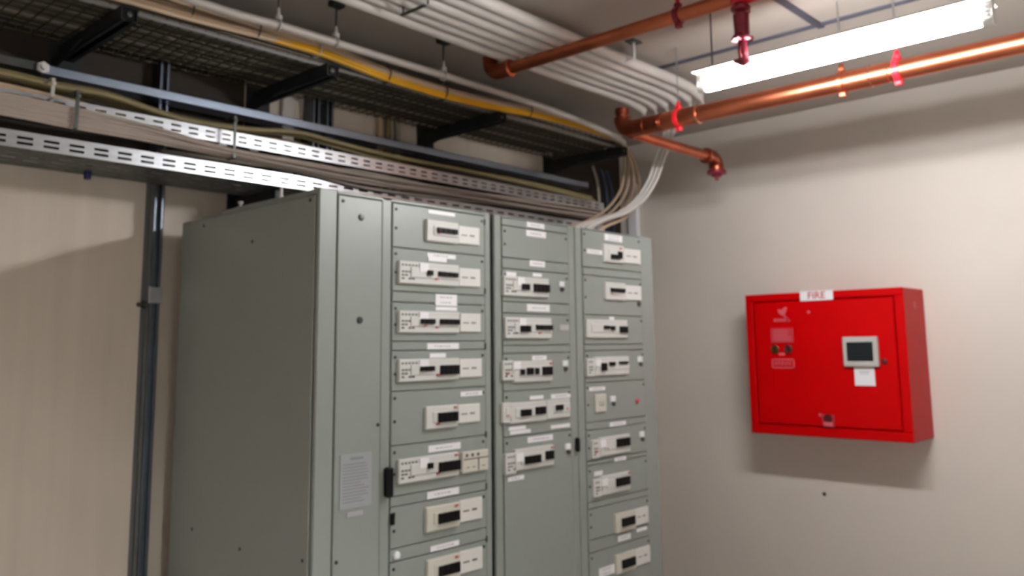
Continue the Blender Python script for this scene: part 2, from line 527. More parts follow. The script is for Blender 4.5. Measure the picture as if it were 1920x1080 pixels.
breaker(c1, 2.049, 1.866, .290, [(2.143, 1.869, .098, .017), (2.053, 1.870, .026, .018)], .080, aux=.085, plate=(2.250, 1.863, .112, .069), red=[(2.078, 1.849)])
breaker(c1, 2.050, 1.692, .291, [(2.043, 1.694, .067, .018), (2.151, 1.694, .097, .019)], .078, aux=.085, plate=(2.253, 1.692, .108, .069), red=[(2.022, 1.678), (2.082, 1.674)])
breaker(c1, 2.050, 1.522, .288, [(2.041, 1.526, .066, .017), (2.151, 1.519, .093, .034)], .078, aux=.085, plate=(2.253, 1.523, .116, .068), red=[(2.085, 1.503)])
breaker(c1, 2.108, 1.353, .156, [(2.142, 1.350, .096, .034)], .080, plate=(2.244, 1.357, .112, .066), red=[(2.17, 1.384), (2.085, 1.330)])
p6 = breaker(c1, 2.049, 1.181, .283, [(2.055, 1.187, .025, .019), (2.149, 1.176, .103, .034)], .082, aux=.085, red=[(2.085, 1.158), (2.175, 1.213)])
q = MB().bbox(2.192, FY - .016, 1.146, 2.326, FY + .004, 1.221, .002)
pq = obj('control_block', q, 'cream_plastic', c1)
q = MB()
for x in (2.214, 2.243, 2.272): q.box(x - .006, FY - .0165, 1.202, x + .006, FY - .0155, 1.213)
q.box(2.198, FY - .0165, 1.192, 2.326, FY - .0155, 1.196)
q.box(2.271, FY - .0165, 1.150, 2.277, FY - .0155, 1.195)
for x in (2.22, 2.25, 2.30): q.box(x - .008, FY - .0163, 1.163, x + .008, FY - .0155, 1.166)
obj('printed_marking', q, 'mark', pq)
breaker(c1, 2.115, 1.004, .160, [(2.146, .999, .100, .034)], .084, plate=(2.252, 1.010, .114, .076), red=[(2.175, 1.036)], m='cream_plastic', lines='mark')
breaker(c1, 2.118, .826, .156, [(2.147, .820, .100, .034)], .084, plate=(2.252, .832, .114, .076), red=[(2.175, .858)], m='cream_plastic', lines='mark')
h = MB().bbox(1.838, FY - .026, 1.108, 1.868, FY, 1.205, .006)
obj('door_handle', h, 'black', c1)
obj('hinge', MB().bbox(1.868, FY - .012, 1.014, 1.884, FY, 1.052, .003), 'black', c1)
obj('indicator', MB().lathe((1.894, FY - .003, .914), (0, -1, 0), [(0, .013), (.008, .013), (.011, .009)], 16), 'label', c1)
k = MB()
for z in (2.09, 1.82, 1.61, 1.28, 1.09, .90): k.bbox(2.322, FY - .006, z - .018, 2.331, FY, z + .006, .002)
obj('hinge', k, 'screw', c1)

# --- middle cabinet
c2 = cabinet('narrower grey switchboard cabinet in the middle, blank below its lowest breaker', 2.384, 2.888)
frame(c2, [(2.384, FY, 0, 2.423, FY + .05, TOP), (2.845, FY, 0, 2.888, FY + .05, TOP), (2.423, FY, 0, 2.846, FY + .05, .10), (2.423, FY, TOP - .008, 2.846, FY + .05, TOP)])
obj('top_cover', MB().bbox(2.39, FY + .03, TOP - .016, 2.882, 3.1, TOP + .001, .003), 'cabinet', c2)
D2 = mk(c2, 2.425, 2.843, [(2.114, 2.082, 's'), (2.082, 1.953, 'd'), (1.953, 1.909, 's'), (1.909, 1.778, 'd'), (1.778, 1.732, 's'), (1.732, 1.605, 'd'),
                           (1.605, 1.574, 's'), (1.574, 1.427, 'd'), (1.427, 1.252, 'd'), (1.252, .10, 'd')])
for di, args in ((0, (2.628, 2.100, .111, .022)), (1, (2.630, 2.064, .125, .026)), (2, (2.634, 1.940, .098, .025)), (3, (2.474, 1.889, .06, .016)), (3, (2.633, 1.893, .057, .015)),
                 (4, (2.638, 1.757, .141, .029)), (7, (2.638, 1.554, .09, .018)), (8, (2.618, 1.396, .082, .015)), (8, (2.772, 1.395, .126, .018)), (8, (2.500, 1.284, .10, .014)),
                 (8, (2.518, 1.268, .12, .014)), (8, (2.766, 1.272, .122, .015)), (9, (2.637, 1.232, .155, .022)), (9, (2.490, 1.094, .092, .016))):
    name_label(D2[di], *args)
breaker(c2, 2.577, 1.842, .275, [(2.574, 1.842, .046, .024), (2.674, 1.841, .098, .032)], .080, aux=.07)
breaker(c2, 2.587, 1.675, .281, [(2.570, 1.672, .060, .026), (2.687, 1.678, .102, .020)], .084, aux=.07, red=[(2.648, 1.656)])
breaker(c2, 2.610, 1.501, .235, [(2.549, 1.499, .022, .022), (2.594, 1.501, .038, .028), (2.637, 1.500, .022, .026), (2.701, 1.500, .060, .034)], .084, red=[(2.715, 1.530)])
breaker(c2, 2.460, 1.508, .062, [], .078, aux=.05, red=[(2.452, 1.496)])
breaker(c2, 2.575, 1.341, .222, [(2.566, 1.338, .060, .026), (2.655, 1.342, .060, .030)], .080)
breaker(c2, 2.450, 1.345, .050, [], .078, red=[(2.450, 1.335)])
breaker(c2, 2.765, 1.343, .150, [(2.775, 1.347, .045, .022)], .078, red=[(2.815, 1.34)])
breaker(c2, 2.610, 1.160, .235, [(2.603, 1.153, .094, .030), (2.706, 1.160, .050, .034)], .082, red=[(2.715, 1.19)])
breaker(c2, 2.470, 1.150, .062, [], .080, aux=.05)
push_button(c2, 2.790, 1.862); push_button(c2, 2.803, 1.527); push_button(c2, 2.811, 1.184)
obj('printed_tag', MB().box(2.772, FY - .006, 1.668, 2.834, FY - .0025, 1.690), 'bezel', c2)
obj('door_handle', MB().bbox(2.862, FY - .02, 1.158, 2.880, FY, 1.216, .005), 'black', c2)

# --- right cabinet
c3 = cabinet('grey switchboard cabinet at the right end, nearest the red fire panel', 2.894, 3.498)
frame(c3, [(2.894, FY, 0, 2.939, FY + .05, TOP), (3.400, FY, 0, 3.498, FY + .06, TOP), (2.939, FY, 0, 3.4, FY + .05, .10), (2.939, FY, TOP - .006, 3.4, FY + .05, TOP)])
obj('top_cover', MB().bbox(2.90, FY + .03, TOP - .016, 3.49, 3.1, TOP + .001, .003), 'cabinet', c3)
D3 = mk(c3, 2.941, 3.398, [(2.116, 1.947, 'd'), (1.947, 1.911, 's'), (1.911, 1.736, 'd'), (1.736, 1.606, 'd'), (1.606, 1.579, 's'), (1.579, 1.441, 'd'), (1.441, 1.271, 'd'),
                           (1.271, 1.239, 's'), (1.239, 1.109, 'd'), (1.109, 1.089, 's'), (1.089, .938, 'd'), (.938, .910, 's'), (.910, .782, 'd'), (.782, .732, 's'), (.732, .55, 'd'), (.55, .10, 'd')])
for di, args in ((0, (3.175, 2.094, .138, .030)), (0, (3.029, 2.019, .115, .020)), (3, (3.145, 1.724, .036, .013)), (6, (3.022, 1.413, .116, .016)), (7, (3.169, 1.252, .122, .018)),
                 (9, (3.180, 1.098, .086, .017)), (10, (3.017, 1.053, .057, .018)), (12, (3.332, .770, .077, .016)), (13, (3.195, .757, .093, .024)), (14, (3.060, .641, .111, .036))):
    name_label(D3[di], *args)
breaker(c3, 3.188, 2.022, .155, [(3.200, 2.010, .060, .020), (3.240, 2.020, .030, .032)], .082, plate=(3.333, 2.020, .135, .068), red=[(3.235, 2.050)])
breaker(c3, 3.192, 1.848, .155, [(3.215, 1.854, .108, .018)], .080, plate=(3.333, 1.846, .128, .068), red=[(3.152, 1.838)])
breaker(c3, 3.121, 1.676, .308, [(3.121, 1.682, .041, .016), (3.167, 1.679, .029, .020), (3.251, 1.673, .060, .030)], .082)
breaker(c3, 3.150, 1.510, .258, [(3.092, 1.506, .040, .034), (3.154, 1.518, .041, .018), (3.243, 1.522, .070, .012)], .082)
breaker(c3, 2.992, 1.506, .055, [], .078, aux=.045)
breaker(c3, 3.155, 1.160, .228, [(3.223, 1.166, .100, .036)], .080, red=[(3.09, 1.15), (3.165, 1.16)])
breaker(c3, 3.015, 1.155, .055, [], .078, aux=.045, red=[(3.01, 1.143)])
breaker(c3, 3.155, .995, .215, [(3.212, .995, .103, .036)], .080, red=[(3.250, 1.028)])
breaker(c3, 3.020, .990, .055, [], .075, aux=.045)
breaker(c3, 3.220, .820, .152, [(3.244, .817, .098, .036)], .082, plate=(3.346, .826, .100, .072), m='cream_plastic')
breaker(c3, 3.215, .647, .146, [(3.239, .640, .098, .036)], .082, plate=(3.346, .652, .112, .072), m='cream_plastic')
push_button(c3, 3.360, 1.535); push_button(c3, 3.136, 1.363, .036); push_button(c3, 3.355, 1.190)
sw = obj('switch_plate', MB().bbox(3.001, FY - .014, 1.312, 3.078, FY, 1.390, .003), 'cream_plastic', c3)
obj('rocker', MB().bbox(3.020, FY - .019, 1.340, 3.058, FY - .012, 1.362, .002), 'bezel', sw)
obj('red_indicator', MB().lathe((3.325, FY - .003, 1.345), (0, -1, 0), [(0, .011), (.007, .011), (.010, .007)], 14), 'red_mark', c3)
obj('lock', MB().lathe((3.365, FY - .003, 1.795), (0, -1, 0), [(0, .012), (.008, .012), (.010, .006)], 14), 'mark', c3)

# ------------------------------------------------------------------ red fire panel
FX = 4.485
fp = thing('fire_panel', 'red steel fire alarm control panel box on the right wall', 'fire panel', (X1, 1.892, 1.105))
y0, y1, z0, z1 = 1.458, 2.328, 1.105, 1.878
b = MB()
b.bbox(FX + .022, y0, z0, X1, y1, z1, .004)
b.bbox(FX, y0, z1 - .040, FX + .03, y1, z1, .004)
b.bbox(FX, y0, z0, FX + .03, y1, z0 + .050, .004)
b.bbox(FX, y0, z0 + .050, FX + .03, y0 + .046, z1 - .040, .004)
b.bbox(FX, y1 - .044, z0 + .050, FX + .03, y1, z1 - .040, .004)
obj('enclosure', b, 'red', fp)
dr = obj('door', MB().bbox(FX + .002, y0 + .053, z0 + .057, FX + .024, y1 - .051, z1 - .047, .004), 'red', fp)
sg = obj('name_plate', MB().box(FX - .003, 1.815, 1.830, FX + .001, 1.997, 1.882), 'label', fp)
def text(s, size, loc, m, parent, name, rot, ext=.0006, sx=1.0, bold=True):
    cu = bpy.data.curves.new(name, 'FONT')
    cu.body = s; cu.size = size; cu.extrude = ext; cu.align_x = 'CENTER'; cu.align_y = 'CENTER'
    if bold: cu.offset = size * .012
    o = bpy.data.objects.new(name, cu); C.objects.link(o)
    dg = bpy.context.evaluated_depsgraph_get()
    me = bpy.data.meshes.new_from_object(o.evaluated_get(dg))
    bpy.data.objects.remove(o)
    R = Matrix.Rotation(rot[2], 4, 'Z') @ Matrix.Rotation(rot[1], 4, 'Y') @ Matrix.Rotation(rot[0], 4, 'X')
    off = ROOT_LOC[parent.name]
    me.transform(Matrix.Translation(Vector(loc) - off) @ R @ Matrix.Diagonal((sx, 1, 1, 1)))
    me.materials.clear(); me.materials.append(M[m])
    q = bpy.data.objects.new(name, me); C.objects.link(q); q.parent = parent
    ROOT_LOC[q.name] = off
    return q
ROT = (math.pi / 2, 0, -math.pi / 2)
text('FIRE', .052, (FX - .0038, 1.906, 1.856), 'rose', sg, 'lettering', ROT, sx=1.05)
# emblem: a bird-like mark over a small word
b = MB()
xe = FX - .0025
def pl(pts): b.poly([(xe, y, z) for y, z in pts], (.004, 0, 0))
pl([(2.078, 1.800), (2.090, 1.800), (2.112, 1.786), (2.132, 1.790), (2.128, 1.772), (2.112, 1.756), (2.098, 1.756), (2.085, 1.774)])
pl([(2.105, 1.758), (2.096, 1.760), (2.062, 1.722), (2.074, 1.722)])
for i in range(5):
    yy = 2.158 - i * .018
    pl([(yy, 1.738), (yy - .013, 1.738), (yy - .013, 1.722), (yy, 1.722)])
obj('emblem', b, 'pink', dr)
b = MB().box(FX - .0012, 2.050, 1.606, FX + .002, 2.180, 1.686)
b.m = 1
for i in range(7):
    b.box(FX - .0018, 2.165 - (.085 if i < 4 else .105), 1.672 - i * .0095, FX - .001, 2.165, 1.676 - i * .0095)
obj('instruction_label', b, ['rose', 'pink'], dr)
for y in (2.160, 2.083):
    k = MB().lathe((FX + .001, y, 1.570), (-1, 0, 0), [(0, .024), (.008, .024), (.010, .020), (.008, .014)], 22)
    kk = obj('key_switch', k, 'brass' if y > 2.1 else 'dark_red', dr)
    obj('key_slot', MB().box(FX - .0095, y - .002, 1.560, FX - .006, y + .002, 1.580), 'black', kk)
obj('small_tag', MB().box(FX - .002, 2.105, 1.536, FX + .002, 2.140, 1.550), 'pink', dr)
b = MB()
for bx in ((2.053, 1.466, 2.183, 1.472), (2.053, 1.510, 2.183, 1.517), (2.053, 1.466, 2.059, 1.517), (2.177, 1.466, 2.183, 1.517)):
    b.box(FX - .0018, bx[0], bx[1], FX + .002, bx[2], bx[3])
rr = random.Random(11)
for z in (1.495, 1.483):
    y = 2.168
    while y > 2.07:
        l = rr.uniform(.008, .02); b.box(FX - .0015, y - l, z, FX + .002, y, z + .007); y -= l + .006
obj('warning_label', b, 'pink', dr)
hm = obj('touch_screen_bezel', MB().bbox(FX - .030, 1.594, 1.477, FX + .002, 1.773, 1.632, .006), 'bezel', dr)
obj('screen', MB().bbox(FX - .0315, 1.616, 1.506, FX - .026, 1.750, 1.604, .001), 'screen', dr)
pp = MB().box(FX - .0035, 1.625, 1.380, FX + .001, 1.728, 1.474)
pp.m = 1
pp.box(FX - .004, 1.650, 1.448, FX - .003, 1.702, 1.453)
pp.box(FX - .004, 1.655, 1.438, FX - .003, 1.698, 1.441)
obj('paper_note', pp, ['label', 'label_grey'], dr)
obj('round_lock', MB().lathe((FX + .001, 1.572, 1.505), (-1, 0, 0), [(0, .015), (.006, .014), (.008, .008)], 18), 'dark_red', dr)
k = MB()
for y, z in ((1.956, 1.769), (1.925, 1.222)):
    k.lathe((FX + .001, y, z), (-1, 0, 0), [(0, .009), (.003, .008), (.004, .003)], 14)
obj('screw', k, 'pink', dr)
la = MB().poly([(FX - .012, 1.916, 1.225), (FX - .012, 1.846, 1.225), (FX - .012, 1.850, 1.160), (FX - .012, 1.905, 1.160)], (.013, 0, 0))
lt = obj('latch', la, 'rose', fp)
obj('latch_hole', MB().lathe((FX - .0125, 1.880, 1.205), (-1, 0, 0), [(0, .024), (.002, .023)], 20), 'dark_red', lt)
obj('latch_pull', MB().bbox(FX - .020, 1.853, 1.166, FX - .011, 1.902, 1.188, .003), 'pink', lt)
b = MB().box(4.625, y0 - .0012, 1.770, 4.668, y0 + .001, 1.812)
b.m = 1
for i in range(3): b.box(4.631, y0 - .0016, 1.779 + i * .011, 4.660, y0 - .001, 1.784 + i * .011)
obj('side_sticker', b, ['rose', 'pink'], fp)
k = MB()
for i in range(8):
    for j in range(7): k.box(4.615 + j * .013, y0 - .0008, 1.50 + i * .018, 4.619 + j * .013, y0 + .001, 1.512 + i * .018)
obj('vent_slots', k, 'rose', fp)

# ------------------------------------------------------------------ vertical struts and trunking on the walls
def strut(x, z0, z1, label):
    t = thing('steel_strut', label, 'steel strut', (x, YB, z0), 'vertical struts on the back wall')
    b = MB()
    for ya, yb in ((3.32, 3.359), (3.361, YB)):
        b.box(x - .0205, ya, z0, x - .018, yb, z1)
        b.box(x + .018, ya, z0, x + .0205, yb, z1)
        b.box(x - .0205, yb - .0025, z0, x + .0205, yb, z1)
        b.box(x - .0205, ya, z0, x - .0105, ya + .0025, z1)
        b.box(x + .0105, ya, z0, x + .0205, ya + .0025, z1)
    obj('channel', b, 'strut', t)
    return t
s1 = strut(1.50, 0, 2.86, 'double steel strut on the back wall left of the grey cabinet')
obj('joint_bracket', MB().bbox(1.474, 3.312, 1.785, 1.528, 3.322, 1.852, .002), 'steel', s1)
k = MB().lathe((1.479, 3.36, 1.782), (-1, 0, 0), [(0, .016), (.012, .016), (.013, .008), (.03, .008)], 6)
obj('bolt', k, 'steel_dark', s1)
strut(2.235, 2.2, 2.86, 'steel strut behind the trays above the cabinets, left of its pair')
strut(2.312, 2.2, 2.86, 'steel strut behind the trays above the cabinets, right of its pair')
tag(obj('cable_trunking', MB().bbox(2.088, 3.375, 2.2, 2.150, YB, 2.80, .003), 'white_cable'),
    'pale flat trunking on the back wall beside the second strut', 'trunking')
for i, (x, m_, l) in enumerate(((2.66, 'tan_cable', 'cream vertical cable on the back wall left of a darker one'), (2.715, 'olive_cable', 'olive vertical cable on the back wall right of a cream one'),
                                (2.775, 'grey_cable', 'grey vertical cable on the back wall, rightmost of three'))):
    tag(obj('wall_cable', MB().tube([(x, 3.382, 2.2), (x + .004, 3.382, 2.5), (x, 3.382, 2.80)], .017, 12), m_), l, 'cable', 'vertical wall cables')
tr = thing('corner_trunking', 'white vertical trunking on the right wall by the corner', 'trunking', (X1, 3.28, 0))
obj('channel', MB().bbox(4.765, 3.245, 0, X1, 3.319, 2.70, .003), 'label', tr)

# ------------------------------------------------------------------ perforated trays
def slots(x0, x1, period, slot):
    us = [0.0]; x = x0
    while x + period < x1:
        us += [x - x0 + (period - slot), x - x0 + period]; x += period
    us.append(x1 - x0)
    return us
def perforated_tray(name, label, x0, x1, ya, yb, z0, hgt, period, slot, rows, m):
    t = thing(name, label, 'cable tray', ((x0 + x1) / 2, (ya + yb) / 2, z0), 'perforated trays over the cabinets')
    us = slots(x0, x1, period, slot)
    vs = [0]
    for r0, r1 in rows: vs += [r0, r1]
    vs.append(hgt)
    hole = lambda i, j: i % 2 == 1 and j % 2 == 1
    for y in (ya, yb):
        b = MB().perf((x0, y, z0), (1, 0, 0), (0, 0, 1), us, vs, hole, .0015)
        b.box(x0, y, z0 + hgt - .002, x1, y + (.010 if y == ya else -.010), z0 + hgt)
        obj('side_flange', b, m, t, smooth=False)
    wv = [0]; y = .02
    while y + .03 < yb - ya:
        wv += [y, y + .012]; y += .034
    wv.append(yb - ya)
    b = MB().perf((x0, ya, z0), (1, 0, 0), (0, 1, 0), us, wv, lambda i, j: i % 2 == 1 and j % 2 == 1 and (i // 2 + j // 2) % 2 == 0, .0015)
    obj('base', b, 'steel_dark', t, smooth=False)
    return t
t3 = perforated_tray('cable_tray', 'lowest perforated steel tray, its bright slotted side just above the cabinet', .2, 4.06, 3.0, 3.30, 2.260, .056, .0806, .0485, ((.012, .021), (.030, .039)), 'steel')
t2 = perforated_tray('cable_tray', 'middle perforated steel tray carrying olive cables over the mauve bundle', .2, 4.06, 3.0, 3.20, 2.397, .053, .068, .038, ((.012, .020), (.032, .040)), 'steel')
# carriers
def carrier(x, z, ya, label, m='arm'):
    t = thing('tray_bracket', label, 'bracket', (x, YB, z))
    b = MB()
    b.bbox(x - .0205, ya, z - .041, x + .0205, YB - .006, z, .002)
    obj('arm', b, m, t)
    obj('wall_plate', MB().bbox(x - .045, YB - .006, z - .07, x + .045, YB, z + .03, .002), m, t)
    return t
carrier(1.88, 2.260, 3.05, 'black bracket under the lowest tray behind the cabinet top')
carrier(3.2, 2.260, 3.05, 'black bracket under the lowest tray, hidden behind the cabinet top')
carrier(1.88, 2.397, 3.02, 'black bracket under the middle tray above the left cabinet')
carrier(3.2, 2.397, 3.02, 'black bracket under the middle tray above the right cabinet')
tag(obj('hanging_stud', MB().lathe((1.87, 3.02, 2.215), (0, 0, 1), [(0, .010), (.012, .010), (.013, .006), (.045, .006)], 10), 'label'),
    'white stud hanging under the lowest tray above the cabinet edge', 'stud')
tag(obj('pipe_plug', MB().lathe((1.19, 3.24, 2.232), (0, 0, 1), [(0, .012), (.02, .014), (.028, .014)], 12), 'blue_clip'),
    'small blue plug under the lowest tray near the left strut', 'plug')
# long rail in front of the struts
def rail(x0, x1, z, label, m, y=3.235):
    b = MB()
    b.box(x0, y, z, x1, y + .0025, z + .036)
    b.box(x0, y, z + .0335, x1, y + .083, z + .036)
    b.box(x0, y, z, x1, y + .083, z + .0025)
    b.m = 0
    return tag(obj('steel_rail', b, m), label, 'steel rail')
rail(1.02, 4.22, 2.596, 'long bright blue-grey steel rail running across the struts to the corner', 'steel_blue')
rail(.2, 1.018, 2.600, 'short dull steel rail length left of the white bolt', 'steel_dark')
tag(obj('rail_bolt', MB().lathe((1.012, 3.235, 2.616), (0, -1, 0), [(0, .022), (.014, .022), (.016, .012), (.026, .012)], 6), 'label'),
    'white bolt head joining the two steel rails at the left', 'bolt')

tag(obj('wall_shade', MB().bbox(.2, YB - .0075, 2.31, 1.90, YB - .0005, 2.93, .002), 'shade_sheet'), 'tall dark brown sheet standing in for shade on the back wall behind the trays at the left', 'shade_sheet')  # added dark sheets: shade behind the trays put in as colour
tag(obj('wall_shade', MB().bbox(1.905, YB - .0075, 2.31, 4.055, YB - .0005, 2.62, .002), 'shade_sheet'), 'long dark brown sheet standing in for the shade low behind the trays above the cabinets', 'shade_sheet')
tag(obj('wall_shade', MB().bbox(4.06, YB - .0075, 1.9, 4.79, YB - .0005, 2.93, .002), 'shade_sheet'), 'dark brown sheet standing in for the corner shade behind the blue hanging cables', 'shade_sheet')

# ------------------------------------------------------------------ upper wire basket and its arms
def cantilever(x, label):
    t = thing('cantilever_arm', label, 'bracket', (x, YB, 2.713), 'black cantilever arms under the wire basket')
    z0, z1, ya = 2.711, 2.762, 2.815
    b = MB()
    b.box(x - .028, ya, z0, x - .025, YB - .008, z1)
    b.box(x + .025, ya, z0, x + .028, YB - .008, z1)
    b.box(x - .028, ya, z1 - .003, x + .028, YB - .008, z1)
    b.box(x - .028, ya, z0, x - .012, YB - .008, z0 + .003)
    b.box(x + .012, ya, z0, x + .028, YB - .008, z0 + .003)
    obj('channel', b, 'arm', t, smooth=False)
    b = MB().poly([(x - .052, YB - .3, z0), (x - .052, YB - .008, z0), (x - .052, YB - .008, z0 - .06)], (.006, 0, 0))
    b.bbox(x - .06, YB - .008, z0 - .07, x + .06, YB, z1 + .04, .002)
    obj('wall_plate', b, 'arm', t)
    e = obj('end_cap', MB().bbox(x - .026, ya + .006, z0 + .003, x + .026, ya + .02, z1 - .003, .002), 'black', t)
    obj('end_bolt', MB().lathe((x, ya + .006, (z0 + z1) / 2), (0, -1, 0), [(0, .010), (.005, .010), (.006, .004)], 6), 'steel_dark', t)
for x, l in ((1.14, 'black cantilever arm at the far left under the wire basket'), (1.97, 'black cantilever arm second from the left under the wire basket'),
             (2.985, 'black cantilever arm third from the left under the wire basket'), (4.03, 'black cantilever arm nearest the corner under the wire basket')):
    cantilever(x, l)
bk = thing('wire_basket_tray', 'dark wire mesh basket tray on the black arms, full of cables', 'cable tray', (2.1, 3.1, 2.765))
ZB = 2.768
b = MB()
n = 0
x = .15
while x <= 4.13:
    b.tube([(x, 2.885, ZB + .052), (x, 2.885, ZB), (x, 3.345, ZB), (x, 3.345, ZB + .052)], .0024, 5)
    x += .05
obj('cross_wires', b, 'wire', bk)
b = MB()
for y in (2.935, 2.985, 3.035, 3.085, 3.135, 3.185, 3.235, 3.285, 3.345):
    b.tube([(.12, y, ZB + .005), (4.15, y, ZB + .005)], .0024, 5)
for y in (2.885, 3.345):
    b.tube([(.12, y, ZB + .027), (4.15, y, ZB + .027)], .0024, 5)
obj('long_wires', b, 'wire', bk)
b = MB()
b.bbox(.12, 2.879, ZB - .003, 4.15, 2.882, ZB + .008, .001)
obj('edge_strip', b, 'steel', bk)
b = MB().tube([(.12, 2.885, ZB + .052), (4.15, 2.885, ZB + .052)], .003, 6)
b.tube([(.12, 3.345, ZB + .052), (4.15, 3.345, ZB + .052)], .003, 6)
obj('top_wire', b, 'steel_dark', bk)

def wavy(x0, x1, y, z, ay, az, seed, step=.22):
    r = random.Random(seed)
    n = max(2, int((x1 - x0) / step))
    ph1, ph2 = r.uniform(0, 6), r.uniform(0, 6)
    return [(x0 + (x1 - x0) * i / n, y + ay * math.sin(ph1 + i * 1.1) , z + az * math.sin(ph2 + i * .9)) for i in range(n + 1)]

# cables lying in the basket
k = 0
for row in range(2):
    for i in range(12):
        y = 2.92 + i * .035 + row * .015
        r_ = .0115 if (i + row) % 3 else .0145
        pts = spline(wavy(.15, 4.1 - .02 * i, y, ZB + .021 + row * .023, .006, .001, 100 + k), 3)
        m_ = 'dark_cable' if (i * 7 + row) % 4 else 'grey_cable'
        o = obj('basket_cable', MB().tube(pts, r_, 8), m_)
        if m_ == 'dark_cable':
            tag(o, 'dark cable lying in the wire basket tray', 'cable', 'dark cables in the wire basket')
        else:
            tag(o, 'grey cable lying among the dark ones in the wire basket', 'cable', 'grey cables in the wire basket')
        k += 1

# ------------------------------------------------------------------ tan and yellow cables along the basket edge
def zt(x):   # height of the run along the basket edge (above the floor)
    tab = [(.2, 2.80), (1.1, 2.832), (1.37, 2.828), (1.64, 2.822), (1.94, 2.820), (2.27, 2.792), (2.62, 2.784), (2.95, 2.795), (3.27, 2.818), (3.54, 2.824), (3.9, 2.822), (4.0, 2.82)]
    for (xa, za), (xb, zb) in zip(tab, tab[1:]):
        if x <= xb: return za + (zb - za) * (x - xa) / (xb - xa)
    return tab[-1][1]
XS = [.2, .6, 1.1, 1.37, 1.64, 1.94, 2.27, 2.62, 2.95, 3.27, 3.54, 3.85]
DROP = [(4.00, 2.855, 2.815), (4.085, 2.855, 2.76), (4.125, 2.855, 2.66), (4.10, 2.84, 2.53), (3.95, 2.80, 2.40), (3.72, 2.74, 2.29), (3.40, 2.66, 2.20), (3.20, 2.62, 2.125)]
def edge_cable(dy, dz, r_, m_, label, group, i, drop=True, sag=0.0, spread=0.0, hide=False, low=0.0):
    dy0, dz0 = dy, dz
    pts = []
    for x in XS:
        if hide:
            u = min(1, max(0, (x - 1.3) / .45))
            dy, dz = .020 + (dy0 - .020) * u, -.006 + (dz0 + .006) * u
        if low:
            u = min(1, max(0, (x - 1.25) / .75))
            dz = dz0 - low * (1 - u)
        f = math.sin((x - .2) / 3.6 * math.pi)
        pts.append((x, 2.858 + dy, zt(x) + dz * (1 - .35 * max(0, (x - 2.2) / 1.8)) - sag * f))
    if drop:
        pts += [(x + dz * .8 + spread * .02 * (j / 7), y + dy * .8 - spread * .012 * j, z + (dy * .4 if z > 2.3 else 0)) for j, (x, y, z) in enumerate(DROP)]
    else:
        pts += [(4.05, 2.87 + dy, zt(4) + dz), (4.12, 2.95 + dy, zt(4) + dz)]
    o = obj('edge_cable', MB().tube(spline(pts, 5), r_, 9), m_)
    return tag(o, label, 'cable', group)
for i, (dz, lo) in enumerate(((-.010, .016), (.000, .042), (.010, .034))):
    edge_cable(-.008 - .004 * i, dz, .0082, 'tan_cable', 'tan cable in the run along the basket edge', 'tan cables along the basket edge', i, drop=False, low=lo)
for i, (dy, dz) in enumerate(((-.019, .014), (-.012, .030), (-.016, .0225), (-.002, -.016), (.014, .006), (.012, -.012), (.010, .024))):
    edge_cable(dy, dz, .0082, 'tan_cable', 'tan cable in the run along the basket edge', 'tan cables along the basket edge', i, drop=(i < 5), spread=i - 2)
edge_cable(-.016, -.019, .0085, 'yellow_cable', 'yellow cable along the basket edge, outermost below the tan ones', 'yellow cables', 0, drop=False, hide=True)
edge_cable(-.019, -.004, .0085, 'yellow_cable', 'yellow cable along the basket edge, just above the outermost yellow one', 'yellow cables', 1, drop=False, hide=True)
# ties round the run
for x in (1.37, 1.64, 1.92, 2.28, 2.62, 3.22):
    z = zt(x)
    b = MB().ring((x, 2.858, z + .008), (1, 0, 0), .036, .0035, 18, 6)
    b.tube([(x, 2.85, z + .044), (x + .006, 2.846, z + .07)], .003, 6)
    tag(obj('cable_tie', b, 'white_cable' if x in (1.92,) else 'steel_dark'), {1.37: 'leftmost cable tie round the tan run', 1.64: 'cable tie round the tan run between the two left arms',
        1.92: 'pale cable tie round the yellow cables by the second arm', 2.28: 'cable tie round the yellow cables right of the second arm', 2.62: 'cable tie round the tan run below the copper elbow',
        3.22: 'cable tie round the tan run, nearest the corner'}[x], 'cable tie', 'ties on the tan run')

# grey conduit with hooks above it
def zcon(x): return 2.829 + .02
pts = spline([(.4, 2.70, 2.862), (1.3, 2.70, 2.802), (1.66, 2.70, 2.806), (1.95, 2.70, 2.806), (2.3, 2.70, 2.806), (2.55, 2.70, 2.808), (2.9, 2.70, 2.806), (3.3, 2.71, 2.80), (3.75, 2.75, 2.79), (4.0, 2.80, 2.78)], 5)
pts = [(x, y, z + .0) for x, y, z in pts]
tag(obj('steel_conduit', MB().tube(pts, .0165, 12), 'conduit'), 'long grey conduit hung between the tan run and the white cables', 'conduit')
for x, l in ((1.64, 'leftmost rod hanger holding the grey conduit'), (1.90, 'middle rod hanger holding the grey conduit'), (2.48, 'right rod hanger holding the grey conduit, near the copper elbow')):
    t = thing('conduit_hanger', l, 'hanger', (x, 2.70, ZC))
    obj('rod', MB().tube([(x, 2.70, 2.83), (x, 2.70, ZC)], .0045, 8), 'steel_dark', t)
    b = MB().ring((x, 2.70, 2.806), (1, 0, 0), .021, .004, 16, 6)
    b.lathe((x, 2.70, 2.824), (0, 0, 1), [(0, .006), (.004, .014), (.020, .014), (.024, .006), (.05, .005)], 10)
    obj('clip', b, 'bezel', t)
    obj('ceiling_clamp', MB().bbox(x - .03, 2.68, ZC - .025, x + .03, 2.72, ZC, .004), 'arm', t)

